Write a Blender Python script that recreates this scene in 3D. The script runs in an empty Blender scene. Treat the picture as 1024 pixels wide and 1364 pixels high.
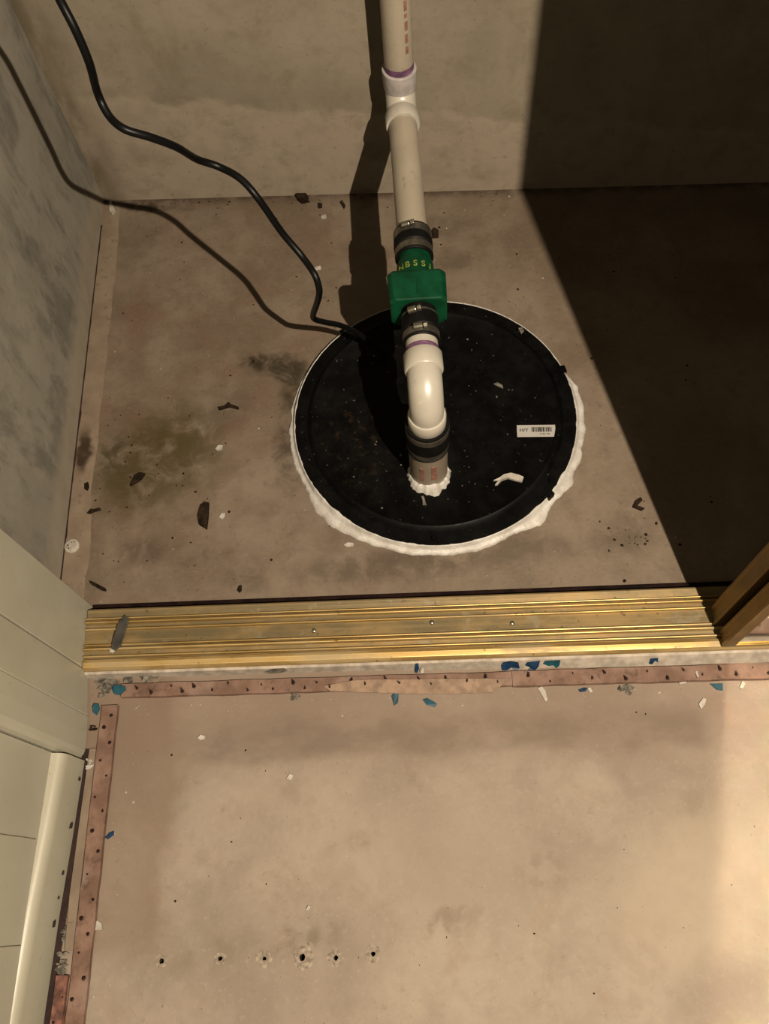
import bpy, bmesh, math, random
from mathutils import Vector, Matrix, noise
random.seed(7)
PI = math.pi
sc = bpy.context.scene
COL = sc.collection

# ------------------------------------------------------------------ camera
F_PX, CX, CY, CAM_H = 1150.0, 512.0, 682.0, 1.2
CAM_X = Vector((0.998, -0.018, -0.062)).normalized()          # image right
FWD = Vector((-0.049, 0.415, -0.909)).normalized()            # viewing direction
CAM_D = FWD.cross(CAM_X).normalized()                         # image down
CAM_X = CAM_D.cross(FWD).normalized()
cam_data = bpy.data.cameras.new('camera')
cam = bpy.data.objects.new('camera', cam_data)
COL.objects.link(cam)
m = Matrix((CAM_X, -CAM_D, -FWD)).transposed().to_4x4()
m.translation = Vector((0, 0, CAM_H))
cam.matrix_world = m
cam_data.sensor_fit = 'VERTICAL'
cam_data.sensor_height = 36.0
cam_data.lens = F_PX / 1364.0 * 36.0
cam_data.clip_start = 0.01
sc.camera = cam

def at(px, py, z=0.0):
    """world point where the surveyed spot (px, py) of the photograph meets height z"""
    r = CAM_X * ((px - CX) / F_PX) + CAM_D * ((py - CY) / F_PX) + FWD
    t = (z - CAM_H) / r.z
    return Vector((r.x * t, r.y * t, z))

# ------------------------------------------------------------------ light
world = bpy.data.worlds.new('world')
sc.world = world
world.use_nodes = True
world.node_tree.nodes['Background'].inputs[0].default_value = (1.0, 0.78, 0.42, 1)
world.node_tree.nodes['Background'].inputs[1].default_value = 0.002

LAMP = Vector((0.565, -0.435, 1.9))
ld = bpy.data.lights.new('ceiling_bulb', 'POINT')
ld.energy = 540.0
ld.color = (1.0, 0.855, 0.67)
ld.shadow_soft_size = 0.008
lamp = bpy.data.objects.new('ceiling_bulb', ld)
lamp.location = LAMP
COL.objects.link(lamp)

vs = sc.view_settings
vs.view_transform = 'Standard'
vs.look = 'None'
vs.gamma = 1.0
vs.use_curve_mapping = False
vs.exposure = 0.0
sc.cycles.sample_clamp_indirect = 0.0
sc.cycles.blur_glossy = 0.0
sc.cycles.diffuse_bounces = 1
ALB = 0.325

# ------------------------------------------------------------------ node helpers
class T:
    def __init__(s, name):
        s.mat = bpy.data.materials.new(name)
        s.mat.use_nodes = True
        s.nt = s.mat.node_tree
        s.b = s.nt.nodes['Principled BSDF']
        s._pos = None
    def new(s, t): return s.nt.nodes.new(t)
    def link(s, a, b): s.nt.links.new(a, b)
    def put(s, sock, v):
        if hasattr(v, 'is_linked'): s.link(v, sock)
        else:
            if isinstance(v, (tuple, list)) and len(v) == 3 and len(sock.default_value) == 4: v = (*v, 1)
            sock.default_value = v
    def pos(s):
        if s._pos is None: s._pos = s.new('ShaderNodeTexCoord').outputs['Object']
        return s._pos
    def math(s, op, a, b=0.0, clamp=False):
        n = s.new('ShaderNodeMath'); n.operation = op; n.use_clamp = clamp
        s.put(n.inputs[0], a); s.put(n.inputs[1], b); return n.outputs[0]
    def noise(s, scale, detail=4, rough=0.55, vec=None, stretch=None, dist=0.0):
        n = s.new('ShaderNodeTexNoise')
        v = vec or s.pos()
        if stretch:
            mp = s.new('ShaderNodeMapping'); s.link(v, mp.inputs[0]); mp.inputs['Scale'].default_value = stretch; v = mp.outputs[0]
        s.link(v, n.inputs['Vector'])
        n.inputs['Scale'].default_value = scale; n.inputs['Detail'].default_value = detail
        n.inputs['Roughness'].default_value = rough; n.inputs['Distortion'].default_value = dist
        return n.outputs[0]
    def rng(s, v, a, b, c=0.0, d=1.0, smooth=True):
        n = s.new('ShaderNodeMapRange'); n.interpolation_type = 'SMOOTHSTEP' if smooth else 'LINEAR'
        s.put(n.inputs['Value'], v)
        for k, q in zip(('From Min', 'From Max', 'To Min', 'To Max'), (a, b, c, d)): n.inputs[k].default_value = q
        return n.outputs[0]
    def mix(s, f, a, b, mode='MIX'):
        n = s.new('ShaderNodeMix'); n.data_type = 'RGBA'; n.blend_type = mode
        s.put(n.inputs[0], f); s.put(n.inputs[6], a); s.put(n.inputs[7], b); return n.outputs[2]
    def xyz(s):
        n = s.new('ShaderNodeSeparateXYZ'); s.link(s.pos(), n.inputs[0]); return n.outputs
    def warp(s, amp, scale):
        n = s.new('ShaderNodeTexNoise'); s.link(s.pos(), n.inputs['Vector'])
        n.inputs['Scale'].default_value = scale; n.inputs['Detail'].default_value = 4
        a = s.new('ShaderNodeVectorMath'); a.operation = 'SUBTRACT'; s.link(n.outputs['Color'], a.inputs[0]); a.inputs[1].default_value = (.5, .5, .5)
        b = s.new('ShaderNodeVectorMath'); b.operation = 'SCALE'; s.link(a.outputs[0], b.inputs[0]); b.inputs['Scale'].default_value = amp
        c = s.new('ShaderNodeVectorMath'); c.operation = 'ADD'; s.link(b.outputs[0], c.inputs[0]); s.link(s.pos(), c.inputs[1])
        return c.outputs[0]
    def blob(s, c, r, rot=0.0, vec=None, soft=0.6):
        mp = s.new('ShaderNodeMapping'); mp.vector_type = 'TEXTURE'
        s.link(vec or s.pos(), mp.inputs[0])
        mp.inputs['Location'].default_value = c
        mp.inputs['Rotation'].default_value = (0, 0, rot)
        mp.inputs['Scale'].default_value = r
        l = s.new('ShaderNodeVectorMath'); l.operation = 'LENGTH'; s.link(mp.outputs[0], l.inputs[0])
        return s.rng(l.outputs['Value'], 1.0, 1.0 - soft, 0.0, 1.0)
    def bump(s, h, strength=0.3, dist=0.003):
        n = s.new('ShaderNodeBump'); n.inputs['Strength'].default_value = strength; n.inputs['Distance'].default_value = dist
        s.link(h, n.inputs['Height']); s.link(n.outputs[0], s.b.inputs['Normal'])
    def done(s, color, rough=0.6, metal=0.0, spec=0.5, alb=None):
        k = ALB if alb is None else alb
        if hasattr(color, 'is_linked'): color = s.mix(1.0, color, (k, k, k), 'MULTIPLY')
        else: color = tuple(q * k for q in color)
        s.put(s.b.inputs['Base Color'], color); s.put(s.b.inputs['Roughness'], rough)
        s.put(s.b.inputs['Metallic'], metal); s.put(s.b.inputs['Specular IOR Level'], spec)
        return s.mat

def simple(name, col, rough=0.5, metal=0.0, var=0.12, scale=60, bump=0.0, spec=0.22):
    t = T(name)
    n = t.noise(scale, 5)
    dark = tuple(c * (1 - 2 * var) for c in col)
    light = tuple(min(1, c * (1 + var)) for c in col)
    if bump: t.bump(n, bump, 0.002)
    return t.done(t.mix(t.rng(n, .3, .7), dark, light), rough, metal, spec)

# ------------------------------------------------------------------ mesh helpers
def obj(name, bm, mat, parent=None, smooth=False, bevel=0.0, label=None, cat=None, group=None, kind=None):
    me = bpy.data.meshes.new(name)
    bmesh.ops.recalc_face_normals(bm, faces=bm.faces)
    bm.to_mesh(me); bm.free()
    o = bpy.data.objects.new(name, me)
    COL.objects.link(o)
    me.materials.append(mat)
    if smooth:
        for p in me.polygons: p.use_smooth = True
    if bevel:
        b = o.modifiers.new('bevel', 'BEVEL'); b.width = bevel; b.segments = 2; b.limit_method = 'ANGLE'; b.angle_limit = math.radians(40)
    if parent: o.parent = parent
    tag(o, label, cat, group, kind)
    return o

def tag(o, label=None, cat=None, group=None, kind=None):
    for k, v in (('label', label), ('category', cat), ('group', group), ('kind', kind)):
        if v: o[k] = v
    return o

def thing(name, label, cat, loc=(0, 0, 0), group=None, kind=None):
    """Empty at the thing's base; parts are built in world coordinates and parented keeping their place"""
    o = bpy.data.objects.new(name, None)
    o.empty_display_size = 0.02
    o.location = loc
    COL.objects.link(o)
    return tag(o, label, cat, group, kind)

def adopt(root, *parts):
    inv = Matrix.Translation(root.location).inverted()
    for p in parts:
        p.parent = root
        p.matrix_parent_inverse = inv

def box_into(bm, x0, x1, y0, y1, z0, z1):
    vs_ = [bm.verts.new(p) for p in ((x0, y0, z0), (x1, y0, z0), (x1, y1, z0), (x0, y1, z0), (x0, y0, z1), (x1, y0, z1), (x1, y1, z1), (x0, y1, z1))]
    for f in ((0, 3, 2, 1), (4, 5, 6, 7), (0, 1, 5, 4), (1, 2, 6, 5), (2, 3, 7, 6), (3, 0, 4, 7)): bm.faces.new([vs_[i] for i in f])

def box(x0, x1, y0, y1, z0, z1):
    bm = bmesh.new(); box_into(bm, x0, x1, y0, y1, z0, z1); return bm

def prism_into(bm, pts, z0, z1, jitter=0.0):
    """vertical prism over an outline in plan"""
    a = [bm.verts.new((p[0], p[1], z0)) for p in pts]
    b = [bm.verts.new((p[0], p[1], z1 + random.uniform(-jitter, jitter))) for p in pts]
    n = len(pts)
    bm.faces.new(a[::-1]); bm.faces.new(b)
    for i in range(n): bm.faces.new((a[i], a[(i + 1) % n], b[(i + 1) % n], b[i]))

def prism(pts, z0, z1, jitter=0.0):
    bm = bmesh.new(); prism_into(bm, pts, z0, z1, jitter); return bm

def frames(pts):
    """parallel-transport frames along a polyline"""
    n = len(pts); tang = []
    for i in range(n):
        a, b = pts[max(0, i - 1)], pts[min(n - 1, i + 1)]
        tang.append((b - a).normalized())
    up = Vector((1, 0, 0)) if abs(tang[0].x) < .9 else Vector((0, 0, 1))
    u = (up - tang[0] * up.dot(tang[0])).normalized()
    out = []
    for t in tang:
        u = (u - t * u.dot(t)).normalized()
        out.append((u, t.cross(u)))
    return out

def sweep_into(bm, pts, radii, seg=28, cap=True):
    pts = [Vector(p) for p in pts]
    fr = frames(pts); rings = []
    for p, (u, v), r in zip(pts, fr, radii):
        rings.append([bm.verts.new(p + (u * math.cos(2 * PI * k / seg) + v * math.sin(2 * PI * k / seg)) * r) for k in range(seg)])
    for a, b in zip(rings[:-1], rings[1:]):
        for k in range(seg): bm.faces.new((a[k], a[(k + 1) % seg], b[(k + 1) % seg], b[k]))
    if cap: bm.faces.new(rings[0][::-1]); bm.faces.new(rings[-1])

def sweep(pts, radii, seg=28, cap=True):
    bm = bmesh.new()
    if not hasattr(radii, '__len__'): radii = [radii] * len(pts)
    sweep_into(bm, pts, radii, seg, cap); return bm

def lathe_axis(base, axis, prof, seg=40):
    """prof: list of (distance along axis, radius); a surface of revolution with sharp steps kept"""
    base = Vector(base); axis = Vector(axis).normalized()
    return sweep_profile(base, axis, prof, seg)

def sweep_profile(base, axis, prof, seg):
    bm = bmesh.new()
    up = Vector((1, 0, 0)) if abs(axis.x) < .9 else Vector((0, 0, 1))
    u = (up - axis * up.dot(axis)).normalized(); v = axis.cross(u)
    rings = []
    for d, r in prof:
        c = base + axis * d
        if r <= 1e-6: rings.append([bm.verts.new(c)])
        else: rings.append([bm.verts.new(c + (u * math.cos(2 * PI * k / seg) + v * math.sin(2 * PI * k / seg)) * r) for k in range(seg)])
    for a, b in zip(rings[:-1], rings[1:]):
        for k in range(seg):
            k2 = (k + 1) % seg
            if len(a) == 1 and len(b) == 1: continue
            if len(a) == 1: bm.faces.new((a[0], b[k2], b[k]))
            elif len(b) == 1: bm.faces.new((a[k], a[k2], b[0]))
            else: bm.faces.new((a[k], a[k2], b[k2], b[k]))
    return bm

def smooth_by_angle(o, deg=35):
    me = o.data
    for p in me.polygons: p.use_smooth = True
    bm = bmesh.new(); bm.from_mesh(me)
    for e in bm.edges:
        if len(e.link_faces) == 2 and e.calc_face_angle(0) > math.radians(deg): e.smooth = False
    bm.to_mesh(me); bm.free()
    return o

def spline(pts, n=10):
    """Catmull-Rom through pts"""
    P = [Vector(p) for p in pts]; P = [P[0] * 2 - P[1]] + P + [P[-1] * 2 - P[-2]]
    out = []
    for i in range(1, len(P) - 2):
        a, b, c, d = P[i - 1:i + 3]
        for k in range(n):
            t = k / n
            out.append(.5 * ((2 * b) + (c - a) * t + (2 * a - 5 * b + 4 * c - d) * t * t + (3 * b - a - 3 * c + d) * t ** 3))
    out.append(P[-2]); return out

def nz(x, y, z=0.0, oct=4):
    return noise.fractal(Vector((x, y, z)), 1.0, 2.0, oct)

# ------------------------------------------------------------------ materials: the setting
def m_floor_room():
    t = T('bare_concrete_room'); x, y, z = t.xyz()
    w = t.warp(0.06, 9); w2 = t.warp(0.025, 40)
    big = t.noise(5.5, 5, .6, vec=w); mid = t.noise(22, 6, .6); fine = t.noise(160, 4)
    c = t.mix(t.rng(big, .36, .64), (.34, .265, .20), (.475, .385, .295))
    c = t.mix(t.rng(mid, .45, .75, 0, .55), c, (.31, .24, .18))
    c = t.mix(t.rng(t.noise(12, 6, .62, dist=.5), .5, .68, 0, .45), c, (.35, .25, .18))
    c = t.mix(t.rng(fine, .54, .78, 0, .4), c, (.53, .44, .34))
    c = t.mix(t.rng(t.noise(60, 6, .72), .56, .72, 0, .45), c, (.27, .20, .14))
    # pale patches on the right and in the middle
    c = t.mix(t.math('MULTIPLY', t.blob((.33, .02, 0), (.2, .13, 9), .5, w, .7), .55), c, (.53, .43, .31))
    c = t.mix(t.math('MULTIPLY', t.blob((.02, .05, 0), (.25, .12, 9), -.2, w, .8), .4), c, (.47, .38, .29))
    # pinkish adhesive tone towards the door track and the left wall
    c = t.mix(t.rng(y, .13, .24, 0, .5), c, (.30, .20, .14))
    band = t.math('MULTIPLY', t.rng(t.math('ADD', y, t.math('MULTIPLY', t.noise(9, 4), .05)), .200, .222, 0, 1), t.rng(t.math('ADD', y, t.math('MULTIPLY', t.noise(9, 4), .05)), .280, .24, 0, 1))
    band = t.math('MULTIPLY', band, t.math('MULTIPLY', t.rng(x, -.40, -.30), t.rng(x, .38, .345)))
    band = t.math('MULTIPLY', band, t.rng(t.noise(18, 6, .65, stretch=(.6, 1, 1)), .34, .6, .25, 1))
    c = t.mix(t.math('MULTIPLY', band, .7), c, (.22, .16, .115))
    left = t.math('MULTIPLY', t.rng(t.math('ADD', x, t.math('ADD', t.math('MULTIPLY', t.noise(7, 4), .06), t.math('MULTIPLY', t.noise(45, 4), .02))), -.300, -.335), t.rng(y, -.075, -.03))
    c = t.mix(t.math('MULTIPLY', left, .55), c, (.25, .165, .11))
    # brown water spots
    for bx, by, rx, ry, k in ((-.18, -.035, .075, .03, .55), (.0, -.02, .07, .03, .45), (-.04, .14, .03, .03, .35), (.13, .04, .06, .05, .3), (-.10, .08, .03, .02, .4), (.33, .115, .05, .025, .3), (-.30, -.05, .10, .03, .3)):
        bl = t.math('MULTIPLY', t.blob((bx, by, 0), (rx, ry, 9), .2, w2, .8), t.rng(t.noise(35, 5), .42, .62))
        c = t.mix(t.math('MULTIPLY', bl, k), c, (.19, .135, .08))
    # specks
    sp = t.noise(330, 2); c = t.mix(t.rng(sp, .70, .76, 0, .8), c, (.10, .07, .045))
    t.bump(t.math('ADD', t.math('MULTIPLY', mid, .5), t.math('MULTIPLY', fine, .4)), .35, .002)
    return t.done(c, .78, 0, .25)

def m_floor_closet():
    t = T('damp_concrete_closet'); x, y, z = t.xyz()
    w = t.warp(0.05, 12); w2 = t.warp(0.03, 45)
    big = t.noise(6, 5, .6, vec=w); mid = t.noise(26, 6, .62); fine = t.noise(150, 4)
    c = t.mix(t.rng(big, .36, .66), (.205, .148, .098), (.30, .228, .16))
    c = t.mix(t.rng(mid, .45, .75, 0, .6), c, (.17, .12, .075))
    c = t.mix(t.math('MULTIPLY', t.rng(t.noise(9, 5, .6, dist=.4), .46, .66), t.rng(x, .1, -.4, .15, .7)), c, (.22, .135, .09))
    c = t.mix(t.rng(fine, .54, .78, 0, .45), c, (.34, .26, .185))
    c = t.mix(t.rng(t.noise(70, 6, .7), .55, .70, 0, .5), c, (.135, .09, .055))
    blobs = [  # centre px, radii px, rotation, strength, colour
        (205, 615, 125, 92, .35, .9, (.090, .060, .015)), (235, 585, 75, 60, .2, .75, (.085, .060, .013)), (170, 640, 60, 50, 0, .6, (.085, .055, .015)),
        (150, 605, 30, 30, 0, .7, (.06, .045, .014)),
        (362, 485, 62, 26, -.1, 1.0, (.04, .026, .008)), (385, 492, 34, 30, 0, 1.0, (.04, .026, .008)), (390, 515, 24, 50, 0, .9, (.045, .03, .01)), (335, 482, 30, 12, 0, .9, (.04, .026, .008)),
        (110, 602, 12, 34, 0, 1.0, (.035, .02, .01)), (383, 600, 26, 80, 0, .85, (.075, .052, .032)), (300, 545, 60, 50, 0, .4, (.10, .07, .04)),
        (190, 735, 60, 26, .1, .6, (.085, .05, .028)), (270, 742, 60, 14, .1, .5, (.09, .05, .03)),
        (520, 752, 170, 26, .05, .65, (.085, .055, .03)), (330, 770, 40, 22, 0, .5, (.09, .06, .03)),
        (690, 735, 120, 26, .05, .45, (.10, .07, .04)), (835, 715, 60, 40, -.3, .55, (.09, .06, .03)),
        (200, 276, 80, 12, -.1, .95, (.04, .025, .012)), (600, 300, 60, 22, 0, .5, (.11, .08, .05)),
        (600, 345, 40, 30, 0, .4, (.09, .065, .03)), (255, 690, 24, 20, 0, .4, (.12, .08, .05))]
    pn = t.rng(t.noise(26, 6, .65, dist=.6), .30, .60)
    for px, py, rx, ry, rot, k, colr in blobs:
        p = at(px, py)
        bl = t.math('MULTIPLY', t.blob((p.x, p.y, 0), (rx * .00122, ry * .00135, 9), rot, w2, .75), pn)
        c = t.mix(t.math('MULTIPLY', bl, k), c, colr)
    # dirt collected in the joint at the back wall
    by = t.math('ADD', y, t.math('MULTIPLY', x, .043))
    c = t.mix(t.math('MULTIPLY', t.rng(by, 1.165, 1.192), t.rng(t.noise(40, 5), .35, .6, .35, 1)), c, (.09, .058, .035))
    # chalky specks and dark grit in the surface
    c = t.mix(t.rng(t.noise(260, 2), .71, .77, 0, .7), c, (.06, .04, .025))
    c = t.mix(t.rng(t.noise(210, 2, vec=w), .73, .78, 0, .6), c, (.46, .40, .32))
    # faint scratches
    sc1 = t.noise(30, 3, .5, stretch=(1, 14, 1)); c = t.mix(t.rng(sc1, .66, .72, 0, .25), c, (.33, .26, .19))
    t.bump(t.math('ADD', t.math('MULTIPLY', mid, .6), t.math('MULTIPLY', fine, .4)), .45, .0025)
    return t.done(c, t.rng(big, .3, .7, .55, .8), 0, .3)

def m_wall(name, low, high, dirt, back):
    t = T(name); x, y, z = t.xyz()
    w = t.warp(.05, 9)
    big = t.noise(6, 5, .6, vec=w); mid = t.noise(24, 6, .6); fine = t.noise(170, 3)
    st = t.noise(16, 5, .6, stretch=(1, 1, .35))
    rag = t.math('ADD', z, t.math('ADD', t.math('MULTIPLY', t.noise(7, 4, .6), .07), t.math('MULTIPLY', t.noise(60, 4), .018)))
    c_hi = t.mix(t.rng(big, .35, .65), tuple(q * .82 for q in high), high)
    c_hi = t.mix(t.rng(mid, .48, .72, 0, .6), c_hi, dirt)
    c_hi = t.mix(t.rng(st, .56, .72, 0, .65), c_hi, dirt)
    c_lo = t.mix(t.rng(mid, .4, .7), low, tuple(q * .86 for q in low))
    if back:
        edge = t.math('ADD', .215, t.math('MULTIPLY', x, -.10))      # the skim coat climbs towards the left
        f = t.rng(t.math('SUBTRACT', rag, edge), -.009, .009)
        # dark drip line on the break of the coat
        brk = t.math('MULTIPLY', t.rng(t.math('SUBTRACT', rag, edge), -.002, .010), t.rng(t.math('SUBTRACT', rag, edge), .045, .012))
        c = t.mix(t.math('MULTIPLY', f, t.rng(t.noise(5, 5, .6), .36, .52, .45, 1)), c_lo, c_hi)
        c = t.mix(t.rng(t.noise(17, 6, .7, dist=.4), .5, .68, 0, .5), c, tuple(q * 1.0 for q in dirt))
        c = t.mix(t.rng(t.noise(75, 5, .7), .58, .70, 0, .45), c, tuple(q * .8 for q in dirt))
        c = t.mix(t.math('MULTIPLY', brk, t.rng(t.noise(14, 4), .45, .65, .0, .55)), c, tuple(q * .95 for q in dirt))
        # grime in the left corner
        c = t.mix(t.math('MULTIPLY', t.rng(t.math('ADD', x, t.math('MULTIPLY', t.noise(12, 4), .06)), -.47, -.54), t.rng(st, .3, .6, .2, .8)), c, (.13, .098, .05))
        t.bump(t.math('ADD', t.math('MULTIPLY', t.math('SUBTRACT', 1.0, f), .35), t.math('MULTIPLY', mid, .6)), .5, .003)
    else:
        f = t.rng(rag, .085, .13)
        c = t.mix(f, c_lo, c_hi)
        # mildew in dark upright flecks
        ml = t.noise(30, 6, .72, stretch=(1, 1, .4)); pt = t.noise(5, 3, .5)
        c = t.mix(t.math('MULTIPLY', t.math('MULTIPLY', t.rng(ml, .50, .72), t.rng(pt, .42, .6)), t.math('MULTIPLY', f, .7)), c, (.13, .12, .095))
        cl = t.noise(11, 6, .68, stretch=(1, 1, .45), dist=.3)
        c = t.mix(t.math('MULTIPLY', t.rng(cl, .48, .62), t.math('MULTIPLY', f, .65)), c, (.19, .175, .14))
        t.bump(t.math('ADD', t.math('MULTIPLY', mid, .6), t.math('MULTIPLY', ml, .3)), .4, .003)
    c = t.mix(t.rng(t.noise(240, 2), .71, .76, 0, .6), c, (.09, .07, .045))
    return t.done(c, .85, 0, .2)

M = {}
M['floor_room'] = m_floor_room()
M['floor_closet'] = m_floor_closet()
M['wall_back'] = m_wall('parged_back_wall', (.45, .365, .27), (.39, .325, .235), (.27, .22, .145), True)
M['wall_left'] = m_wall('mildewed_block_wall', (.47, .40, .30), (.43, .385, .305), (.30, .27, .21), False)
M['plain_wall'] = simple('plain_basement_wall', (.16, .13, .09), .85, 0, .1, 12, .2)

def m_paint():
    t = T('cream_gloss_paint')
    n = t.noise(6, 4); f = t.noise(90, 4)
    c = t.mix(t.rng(n, .3, .7), (.56, .52, .39), (.64, .60, .46))
    c = t.mix(t.rng(f, .62, .74, 0, .25), c, (.40, .36, .25))
    c = t.mix(t.rng(t.noise(180, 2), .73, .78, 0, .7), c, (.15, .12, .07))
    t.bump(t.noise(25, 3), .15, .002)
    return t.done(c, .42, 0, .4)
M['paint'] = m_paint()
M['white'] = simple('old_white_paint', (.62, .53, .43), .55, 0, .14, 70, .2)
M['joint'] = simple('hairline_joint', (.26, .22, .14), .9, 0, .2)
M['gap'] = simple('dark_joint_dirt', (.03, .012, .008), .9, 0, .2)

def m_brass():
    t = T('anodised_gold_track'); x, y, z = t.xyz()
    grime = t.noise(14, 6, .65, stretch=(.5, 1.6, 1)); fine = t.noise(120, 4)
    lines = t.noise(60, 3, .5, stretch=(.03, 6, 1))
    c = t.mix(t.rng(lines, .35, .65), (.60, .385, .13), (.80, .55, .22))
    g = t.rng(grime, .46, .64)
    c = t.mix(t.math('MULTIPLY', g, .7), c, (.32, .25, .14))
    c = t.mix(t.rng(fine, .66, .76, 0, .7), c, (.10, .055, .02))
    r = t.math('ADD', t.math('MULTIPLY', g, .15), .42)
    t.bump(fine, .08, .001)
    return t.done(c, r, t.math('SUBTRACT', .8, t.math('MULTIPLY', g, .5)), .4, alb=.42)
M['brass'] = m_brass()
def m_dull():
    t = T('grimy_gold_plate')
    grime = t.noise(11, 6, .65, stretch=(.6, 1.5, 1)); fine = t.noise(110, 4); lines = t.noise(60, 3, .5, stretch=(.03, 6, 1))
    c = t.mix(t.rng(grime, .38, .62), (.50, .335, .135), (.27, .205, .10))
    c = t.mix(t.rng(lines, .5, .7, 0, .4), c, (.60, .42, .20))
    c = t.mix(t.rng(t.noise(30, 5, .6), .58, .68, 0, .6), c, (.46, .38, .25))
    c = t.mix(t.rng(fine, .64, .74, 0, .8), c, (.10, .055, .02))
    t.bump(fine, .1, .001)
    return t.done(c, .5, .45, .3, alb=.31)
M['brass_dull'] = m_dull()
M['shadow_band'] = simple('near_black_shade', (.020, .008, .006), .8, 0, .3, 60, .2, spec=.05)  # near-black colour for the shade painted in behind the track
M['brass_stile'] = simple('gold_door_frame', (.55, .34, .09), .36, .85, .08, 30)
M['mirror'] = T('silvered_mirror').done((.82, .82, .78), .10, 1.0, alb=1.0)

def m_lid():
    t = T('black_moulded_plastic')
    n = t.noise(30, 5, .65); d = t.noise(9, 5, .6)
    c = t.mix(t.rng(n, .4, .7), (.002, .0019, .0018), (.005, .0047, .0043))
    dirt = t.math('MULTIPLY', t.blob((-.10, .67, .02), (.11, .13, 9), 0, t.warp(.06, 25), .8), t.rng(t.noise(55, 5, .7), .52, .68))
    c = t.mix(t.math('MULTIPLY', dirt, .55), c, (.045, .026, .012))
    c = t.mix(t.rng(t.noise(170, 3, .6), .69, .75, 0, .7), c, (.20, .18, .15))
    t.bump(n, .15, .001)
    return t.done(c, t.rng(n, .3, .7, .42, .6), 0, .06)
M['lid'] = m_lid()
M['rubber'] = simple('black_rubber', (.008, .007, .006), .55, 0, .2, 60, .1, spec=.08)
M['cable'] = simple('black_cable_jacket', (.006, .006, .006), .4, 0, .1, 40, spec=.1)

def m_pvc(name, col, dirt=.5, ink=None):
    t = T(name)
    n = t.noise(20, 5, .6); f = t.noise(75, 5, .65, stretch=(1, .5, 1))
    c = t.mix(t.rng(n, .35, .65), tuple(q * .9 for q in col), col)
    c = t.mix(t.rng(f, .58, .72, 0, dirt), c, (.30, .23, .14))
    return t.done(c, .36, 0, .5)
M['pvc'] = m_pvc('white_pvc', (.72, .66, .55), .18)
M['pvc_dirty'] = m_pvc('dusty_pvc', (.56, .48, .36), .7)
M['pvc_stub'] = m_pvc('stained_grey_pvc', (.40, .32, .24), .9)
M['primer'] = simple('purple_primer', (.25, .12, .22), .5, 0, .25, 90)
M['primer_stain'] = simple('faint_purple_primer', (.64, .575, .54), .4, 0, .1, 60)
M['red_print'] = simple('faded_red_print', (.42, .20, .15), .6, 0, .2, 120)
M['green'] = simple('green_moulded_plastic', (.004, .075, .030), .42, 0, .2, 40, .06, spec=.12)
M['yellow_print'] = simple('yellow_mould_lettering', (.30, .34, .06), .55, 0, .3, 200)
M['steel'] = simple('stainless_clamp', (.55, .50, .40), .33, .9, .2, 80)

def m_caulk():
    t = T('white_caulk')
    n = t.noise(45, 5, .6); f = t.noise(190, 4)
    c = t.mix(t.rng(n, .35, .68), (.66, .61, .54), (.88, .84, .77))
    c = t.mix(t.rng(f, .66, .74, 0, .7), c, (.16, .12, .08))
    t.bump(t.math('ADD', n, f), .5, .002)
    return t.done(c, .5, 0, .35)
M['caulk'] = m_caulk()
M['sticker'] = simple('paper_label', (.60, .57, .51), .6, 0, .03, 30)
M['ink'] = simple('black_ink', (.03, .025, .02), .7, 0, .1)

def m_tack():
    t = T('stained_plywood_strip')
    g = t.noise(26, 5, .6, stretch=(1, 1, 1)); s = t.noise(90, 4)
    c = t.mix(t.rng(g, .35, .65), (.21, .115, .075), (.33, .195, .14))
    c = t.mix(t.rng(s, .52, .72, 0, .55), c, (.15, .085, .055))
    c = t.mix(t.rng(t.noise(40, 5, .7), .56, .68, 0, .8), c, (.11, .062, .04))
    c = t.mix(t.rng(t.noise(13, 4, .6), .52, .66, 0, .5), c, (.36, .25, .19))
    t.bump(s, .4, .0015)
    return t.done(c, .75, 0, .25)
M['tack'] = m_tack()
M['tack_red'] = simple('red_stained_plywood', (.27, .115, .08), .7, 0, .35, 70, .3)
M['splinter'] = simple('raw_splintered_wood', (.42, .28, .19), .75, 0, .15, 80, .3)
M['nail'] = simple('rusty_nail', (.055, .025, .018), .6, .4, .3, 200)
M['grey_mortar'] = simple('grey_mortar_crumb', (.24, .21, .165), .9, 0, .35, 130, .6)
M['pale_mortar'] = simple('pale_mortar_skim', (.315, .235, .165), .85, 0, .10, 28, .3)
def m_skim():
    t = T('mortar_skim_with_damp_spot'); n = t.noise(28, 5); w = t.warp(.02, 50)
    c = t.mix(t.rng(n, .3, .7), (.26, .19, .13), (.33, .25, .175))
    p = at(112, 602)
    c = t.mix(t.math('MULTIPLY', t.blob((p.x, p.y, 0), (.017, .055, 9), 0, w, .6), t.rng(t.noise(40, 5, .6), .3, .5, .5, 1)), c, (.05, .028, .012))
    c = t.mix(t.rng(t.noise(90, 5, .7), .57, .7, 0, .6), c, (.14, .09, .055))
    c = t.mix(t.rng(t.noise(9, 4), .5, .65, 0, .5), c, (.24, .165, .11))
    t.bump(n, .3, .002)
    return t.done(c, .85, 0, .2)
M['skim'] = m_skim()
M['chip_dark'] = simple('dark_bark', (.035, .022, .012), .85, 0, .3, 120, .4, spec=.05)
M['chip_white'] = simple('white_flake', (.66, .60, .51), .6, 0, .1, 90)
M['teal'] = simple('teal_plastic_scrap', (.015, .10, .14), .5, 0, .2, 90)
M['navy'] = simple('blue_plastic_scrap', (.012, .05, .12), .5, 0, .2, 90)
M['slate'] = simple('grey_plastic_strip', (.075, .068, .055), .5, 0, .25, 70)
M['pit'] = simple('dark_pit_bottom', (.035, .022, .012), .95, 0, .2)
M['crater'] = simple('chipped_pale_concrete', (.44, .355, .265), .85, 0, .25, 160, .5)
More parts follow.
